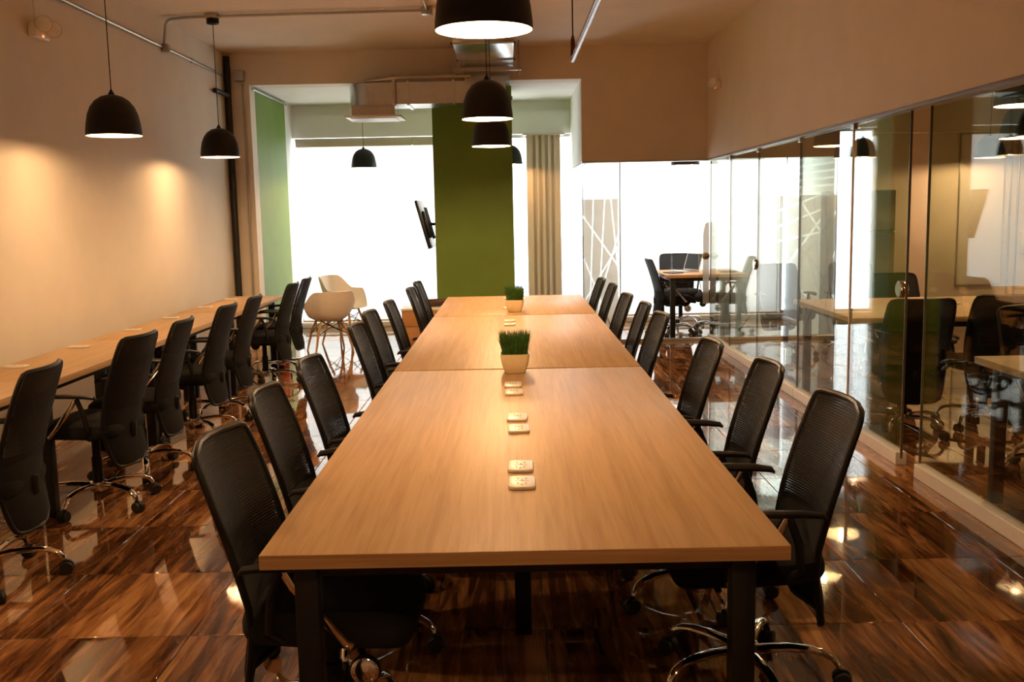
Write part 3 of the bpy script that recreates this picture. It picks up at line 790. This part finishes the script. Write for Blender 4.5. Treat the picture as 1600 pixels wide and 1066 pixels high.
# ---------------------------------------------------------------- fire extinguisher
fe = thing('fire_extinguisher', 'small red fire extinguisher on the floor beyond the left desks', 'extinguisher', (-2.45, 10.35, 0))
MB().lathe([(.055, 0), (.062, .01), (.062, .30), (.05, .345), (.022, .37)], 20, cap=(True, True)).build('cylinder', 'red', fe)
MB().lathe([(.018, .37), (.018, .40), (.012, .405)], 12, cap=(False, True)).build('valve', 'alu', fe)
MB().tube([(0, 0, .40), (.06, 0, .42), (.09, 0, .41)], .009, 6).build('handle', 'plastic', fe)
MB().tube([(.01, .01, .385), (.07, .02, .36), (.078, .02, .25), (.068, .02, .12)], .010, 8).build('hose', 'plastic', fe)

# ---------------------------------------------------------------- ducts
dt = thing('air_duct', 'galvanised air duct under the ceiling beam with a square outlet grille', 'duct', (0, 0, 0))
tk = MB().box(-.53, .04, 9.45, 11.58, 3.10, 3.30)
tk.build('trunk_duct', 'galv', dt, bevel=.006)
for y in (9.46, 10.5, 11.1):
    fl = MB(); fl.box(-.548, .058, y - .012, y + .012, 3.085, 3.10); fl.box(-.548, -.53, y - .012, y + .012, 3.085, 3.31); fl.box(.04, .058, y - .012, y + .012, 3.085, 3.31)
    fl.build('duct_flange', 'galv', dt, smooth=False)
bp = [(-.05, 11.12), (-.05, 11.60), (-1.20, 11.60), (-1.75, 11.60)]
arc = [(-1.50 - .30 * math.sin(a), 11.42 - .30 * math.cos(a)) for a in [PI / 2 * k / 8 for k in range(9)]]
pts = [(-.05, 11.12)] + arc + [(-1.80, 11.62), (-.05, 11.62)]
MB().prism(list(reversed(pts)), 2.73, 2.965).build('branch_duct', 'galv', dt)
for x in (-1.12, -.62):
    MB().box(x - .012, x + .012, 11.105, 11.635, 2.715, 2.98).build('duct_flange', 'galv', dt, smooth=False)
MB().box(-.50, .0, 11.15, 11.56, 2.96, 3.11).build('drop_duct', 'galv', dt, smooth=False)
MB().box(-1.76, -1.28, 11.20, 11.60, 2.62, 2.735).build('collar', 'galv', dt, smooth=False)
gr = MB().box(-1.83, -1.21, 11.14, 11.66, 2.598, 2.622).build('outlet_grille', 'white', dt, bevel=.004)
for k in range(7):
    MB().box(-1.77, -1.27, 11.19 + k * .066, 11.225 + k * .066, 2.588, 2.599).build('grille_slat', 'alu', gr, smooth=False)
hg = thing('duct_hanger', 'thin steel trapeze hanger holding the ceiling air duct', 'hanger', (-.245, 10.95, 0))
for x in (-.345, .345):
    MB().tube([(x, 0, 3.0), (x, 0, ZC)], .007, 6).build('rod', 'conduit', hg)
MB().box(-.37, .37, -.02, .02, 3.045, 3.08).build('cross_bar', 'conduit', hg, smooth=False)

# ---------------------------------------------------------------- conduits, pipes
def conduit(name, label, path, r, m, cat='conduit', boxes=(), clips=(), cname='junction_box'):
    P = Vector(path[0])
    t = thing(name, label, cat, tuple(P))
    pp = []
    Q = [Vector(p) - P for p in path]
    for i, p in enumerate(Q):       # round the corners
        if 0 < i < len(Q) - 1:
            a, b = (Q[i - 1] - p), (Q[i + 1] - p); d = min(.07, a.length * .45, b.length * .45); a.normalize(); b.normalize()
            for k in range(6):
                s_ = k / 5; pp.append((p + a * d) * (1 - s_) ** 2 + p * 2 * s_ * (1 - s_) + (p + b * d) * s_ ** 2)
        else: pp.append(p)
    MB().tube(pp, r, 10).build('tube', m, t)
    for (bx, by, bz, hx, hy, hz) in boxes:
        c = Vector((bx, by, bz)) - P
        MB().box(c.x - hx, c.x + hx, c.y - hy, c.y + hy, c.z - hz, c.z + hz).build(cname, 'conduit', t, bevel=.005)
    for (bx, by, bz, hx, hy, hz) in clips:
        c = Vector((bx, by, bz)) - P
        MB().box(c.x - hx, c.x + hx, c.y - hy, c.y + hy, c.z - hz, c.z + hz).build('clip', m, t, bevel=.002)
    return t
conduit('wall_conduit', 'grey metal conduit running along the top of the left wall', [(-3.185, 1.0, 3.10), (-3.185, 11.30, 3.10)], .014, 'conduit',
        boxes=[(-3.165, 9.39, 3.09, .03, .035, .035)], clips=[(-3.187, y, 3.10, .011, .012, .022) for y in (5.5, 7.2, 10.2)])
conduit('ceiling_conduit', 'grey conduit rising from the left wall and crossing the ceiling', [(-3.165, 9.35, 3.12), (-3.13, 9.33, 3.335), (-2.9, 9.25, 3.335), (-.73, 9.15, 3.335), (-.70, 7.0, 3.335)], .013, 'conduit',
        boxes=[(-2.68, 9.25, 3.338, .055, .055, .02), (-.73, 9.15, 3.325, .05, .05, .032)])
conduit('pier_conduit', 'thin conduit dropping from a grey box down the cream pier', [(-3.0, 11.385, 3.02), (-3.0, 11.385, .02)], .011, 'conduit', boxes=[(-3.03, 11.365, 3.10, .055, .032, .055)])
conduit('bay_conduit', 'bright conduit along the top of the green side panel', [(-2.905, 11.45, 2.965), (-2.905, 13.10, 2.965)], .014, 'galv')
bpip = conduit('black_pipe', 'black vertical pipe in the corner of the left wall', [(-3.155, 11.34, .0), (-3.155, 11.34, 3.31)], .036, 'pipe', 'pipe')
MB().tube([(0, 0, 2.88), (0, -.22, 2.885), (0, -.5, 2.885)], .027, 10).build('branch_stub', 'pipe', bpip)
sp = conduit('sprinkler_pipe', 'steel pipe hanging below the ceiling right of the lamps, rod at its end', [(.47, 1.5, 2.625), (.455, 7.42, 2.625)], .019, 'sprinkler', 'pipe')
P0 = Vector((.47, 1.5, 2.625))
MB().tube([Vector((.455, 7.38, 2.62)) - P0, Vector((.455, 7.38, 2.70)) - P0, Vector((.455, 7.38, 2.76)) - P0, Vector((.455, 7.38, 2.79)) - P0], [.016, .016, .015, .008], 10).build('turnbuckle', mat('dark_red_fitting', (.09, .02, .015), .4, noise=.1), sp)
for y in (7.38, 3.5):
    MB().tube([Vector((.455, y, 2.64)) - P0, Vector((.455, y, ZC)) - P0], .005, 6).build('hanger_rod', 'cord', sp)

conduit('beam_conduit', 'dark grey pipe running along the beam above the branch duct', [(-1.60, 11.22, 2.99), (-1.25, 11.08, 3.01), (-.42, 11.08, 3.02)], .022, 'conduit', 'pipe', clips=[(-1.27, 11.09, 2.88, .018, .012, .17)])
# ---------------------------------------------------------------- emergency lights
def emergency(x, y, z, sgn, label, s_=1.0):
    t = thing('emergency_light', label, 'light', (x, y, z), group='twin head emergency lights'); t.scale = (s_,) * 3
    MB().box(0, .05 * sgn, -.10, .10, -.045, .045).build('housing', 'lamphead', t, bevel=.014, seg=3)
    for k, dy in enumerate((-.065, .065)):
        a = Matrix.Rotation(math.radians(105 if sgn > 0 else -105), 4, 'Y') @ Matrix.Rotation(.75, 4, 'X')
        c = (.085 * sgn, dy, .035 - .01 * k)
        h = MB().lathe([(.016, -.045), (.036, -.035), (.047, -.01), (.050, .015)], 20, c, a, (True, False)).build('lamp_head', 'lamphead', t)
        MB().lathe([(.048, .014), (.036, .022), (.015, .027), (.001, .028)], 20, c, a).build('lens', 'lens', h)
    MB().box(.05 * sgn, .054 * sgn, -.008, .008, -.034, -.022).build('indicator', 'led', t, smooth=False)
    MB().tube([(.015 * sgn, -.03, .045), (.02 * sgn, -.03, .13), (.012 * sgn, -.03, .22)], .005, 6).build('cable', 'white', t)
emergency(XL, 6.88, 2.80, 1, 'white twin-head emergency light high on the left wall', 1.1)
emergency(XR, 10.75, 2.82, -1, 'small emergency light high on the right wall near the corner', .9)

# ---------------------------------------------------------------- meeting room furniture
table('meeting_table', 'square oak meeting table behind the glass at the back', 1.78, 2.62, 11.56, 12.60, .76, 'meeting tables', m='tablex')
place_chair(1.93, 12.00, .05, 'black mesh chair at left of the meeting table, seen side-on', 'meeting room chairs')
place_chair(2.18, 12.90, -PI / 2 + .08, 'black mesh chair behind the meeting table, its back against the blind', 'meeting room chairs')
place_chair(2.50, 12.16, PI - .05, 'black mesh chair at right of the meeting table, beside the frosted strip', 'meeting room chairs')
lp = thing('laptop', 'open silver laptop on the meeting table', 'laptop', (2.10, 12.20, .76), -PI / 2 + .45)
MB().box(-.16, .16, -.11, .11, .0, .015).build('keyboard_base', 'silver', lp, bevel=.004)
MB().box(-.14, .14, -.02, .09, .0148, .0162).build('keys', 'keys', lp, smooth=False)
LM = Matrix.Translation((0, .11, .012)) @ Matrix.Rotation(math.radians(-18), 4, 'X')
ld = MB().box(-.16, .16, -.005, .004, 0, .22, LM).build('lid', 'silver', lp, bevel=.003)
MB().box(-.148, .148, -.0062, -.005, .012, .208, LM).build('screen', 'screen', ld, smooth=False)
nb = MB().box(-.08, .08, -.11, .11, 0, .012).build('notebook', 'keys', bevel=.003); nb.location = (1.93, 11.95, .76); nb.rotation_euler.z = .4
tag(nb, 'small dark notebook lying on the meeting table near the laptop', 'notebook')

# ---------------------------------------------------------------- room behind the glass
RG = 'oak tables behind the glass wall'
table('work_table', 'oak table behind the glass wall, the farther with chairs around it', 2.36, 3.95, 6.85, 8.35, .75, RG, m='tablex')
table('work_table', 'oak table corner behind the glass wall at the right edge', 2.36, 3.95, 3.45, 5.05, .75, RG, m='tablex')
for x, y, l in [(2.62, 7.62, 'white outlet plate on the table behind the glass, left one'), (3.52, 8.02, 'white outlet plate on the table behind the glass, far right one'), (3.42, 7.72, 'white outlet plate on the table behind the glass, near right one')]:
    outlet(x, y, .75, PI / 2, l, 'outlets behind the glass')
GC = 'chairs behind the glass wall'
place_chair(2.60, 6.56, PI / 2 - .03, 'black mesh chair behind the open glass door, its back to the camera', GC)
place_chair(3.22, 6.72, PI / 2 - .02, 'black mesh chair behind the glass at the right edge, back to camera', GC)
place_chair(3.30, 8.36, -PI / 2, 'black mesh chair on the far side of the table behind the glass', GC)
place_chair(2.79, 10.12, -PI / 2 + .1, 'black mesh chair far behind the glass, left of the pair by the film partition', GC)
place_chair(3.50, 10.10, -PI / 2 - .1, 'black mesh chair far behind the glass, right of the pair by the film partition', GC)
place_chair(3.02, 5.42, -PI / 2 + .1, 'black mesh chair behind the glass facing the table corner', GC)
fg = thing('refrigerator', 'tall stainless refrigerator standing behind the glass wall by the film partition', 'refrigerator', (3.82, 11.05, 0))
MB().box(-.31, .31, -.26, .30, .03, 1.69).build('cabinet', mat('grey_fridge_shell', (.30, .31, .32), .4, .3, noise=.05), fg, bevel=.008)
for z0, z1, hz in ((.07, 1.235, 1.15), (1.25, 1.685, 1.30)):
    d = MB().box(-.308, .308, -.31, -.262, z0, z1).build('door', 'galv', fg, bevel=.010, seg=3)
    a, b = (hz - .30, hz) if z0 < 1 else (hz, hz + .22)
    MB().tube([(-.25, -.31, a), (-.25, -.345, a + .02), (-.25, -.345, b - .02), (-.25, -.31, b)], .010, 8).build('handle', 'chrome', d)
for x in (-.25, .25):
    for y in (-.2, .24):
        MB().lathe([(.02, 0), (.02, .035)], 10, (x, y, 0), cap=(True, True)).build('foot', 'plastic', fg)
wp_ = thing('white_panel', 'tall white panel on the far wall behind the glass', 'panel', (6.03, 12.85, 1.44))
MB().box(-.28, .28, -.018, 0, -.96, .95).build('board', 'paper', wp_, smooth=False)
fr = MB(); fr.box(-.295, -.28, -.022, 0, -.975, .965); fr.box(.28, .295, -.022, 0, -.975, .965); fr.box(-.28, .28, -.022, 0, -.975, -.96); fr.box(-.28, .28, -.022, 0, .95, .965)
fr.build('frame', 'alu', wp_, smooth=False)
for x, l in ((6.40, 'thin vertical conduit beside the tall white panel, left one'), (6.50, 'thin vertical conduit beside the tall white panel, right one')):
    conduit('wall_conduit', l, [(x, 12.835, 0), (x, 12.835, 2.42)], .012, 'conduit')
dv = thing('wall_dispenser', 'small white box mounted on the wall beside the conduits behind the glass', 'dispenser', (6.62, 12.85, 1.0))
MB().box(-.07, .07, -.09, 0, -.14, .14).build('body', 'white', dv, bevel=.015, seg=3)
MB().box(-.045, .045, -.095, -.085, -.11, -.05).build('nozzle_cover', 'socket', dv, bevel=.004)

# ---------------------------------------------------------------- pale buildings outside
def building(x0, x1, y, zt, label, floors):
    t = thing('city_building', label, 'building', ((x0 + x1) / 2, y, -14), group='buildings outside the window')
    h = (x1 - x0) / 2
    MB().box(-h, h, 0, 8, 0, zt + 14).build('facade', 'concrete', t, smooth=False)
    for k in range(floors):
        z = zt + 14 - 1.2 - k * 3.0
        MB().box(-h - .2, h + .2, -.6, 0, z - 1.9, z - 1.65).build('floor_slab', 'concrete', t, smooth=False)
        n = max(2, int((x1 - x0) / 2.2))
        for q in range(n):
            cx = -h + (q + .5) * (2 * h / n)
            wdw = MB().box(cx - .6, cx + .6, -.05, 0, z - 1.2, z + .2).build('window', 'facadewin', t, smooth=False)
building(-4, 1.25, 62, .9, 'pale building outside, left of the tan louver blind', 4)
building(2.1, 9, 75, -.6, 'pale building outside, right of the tan louver blind', 4)
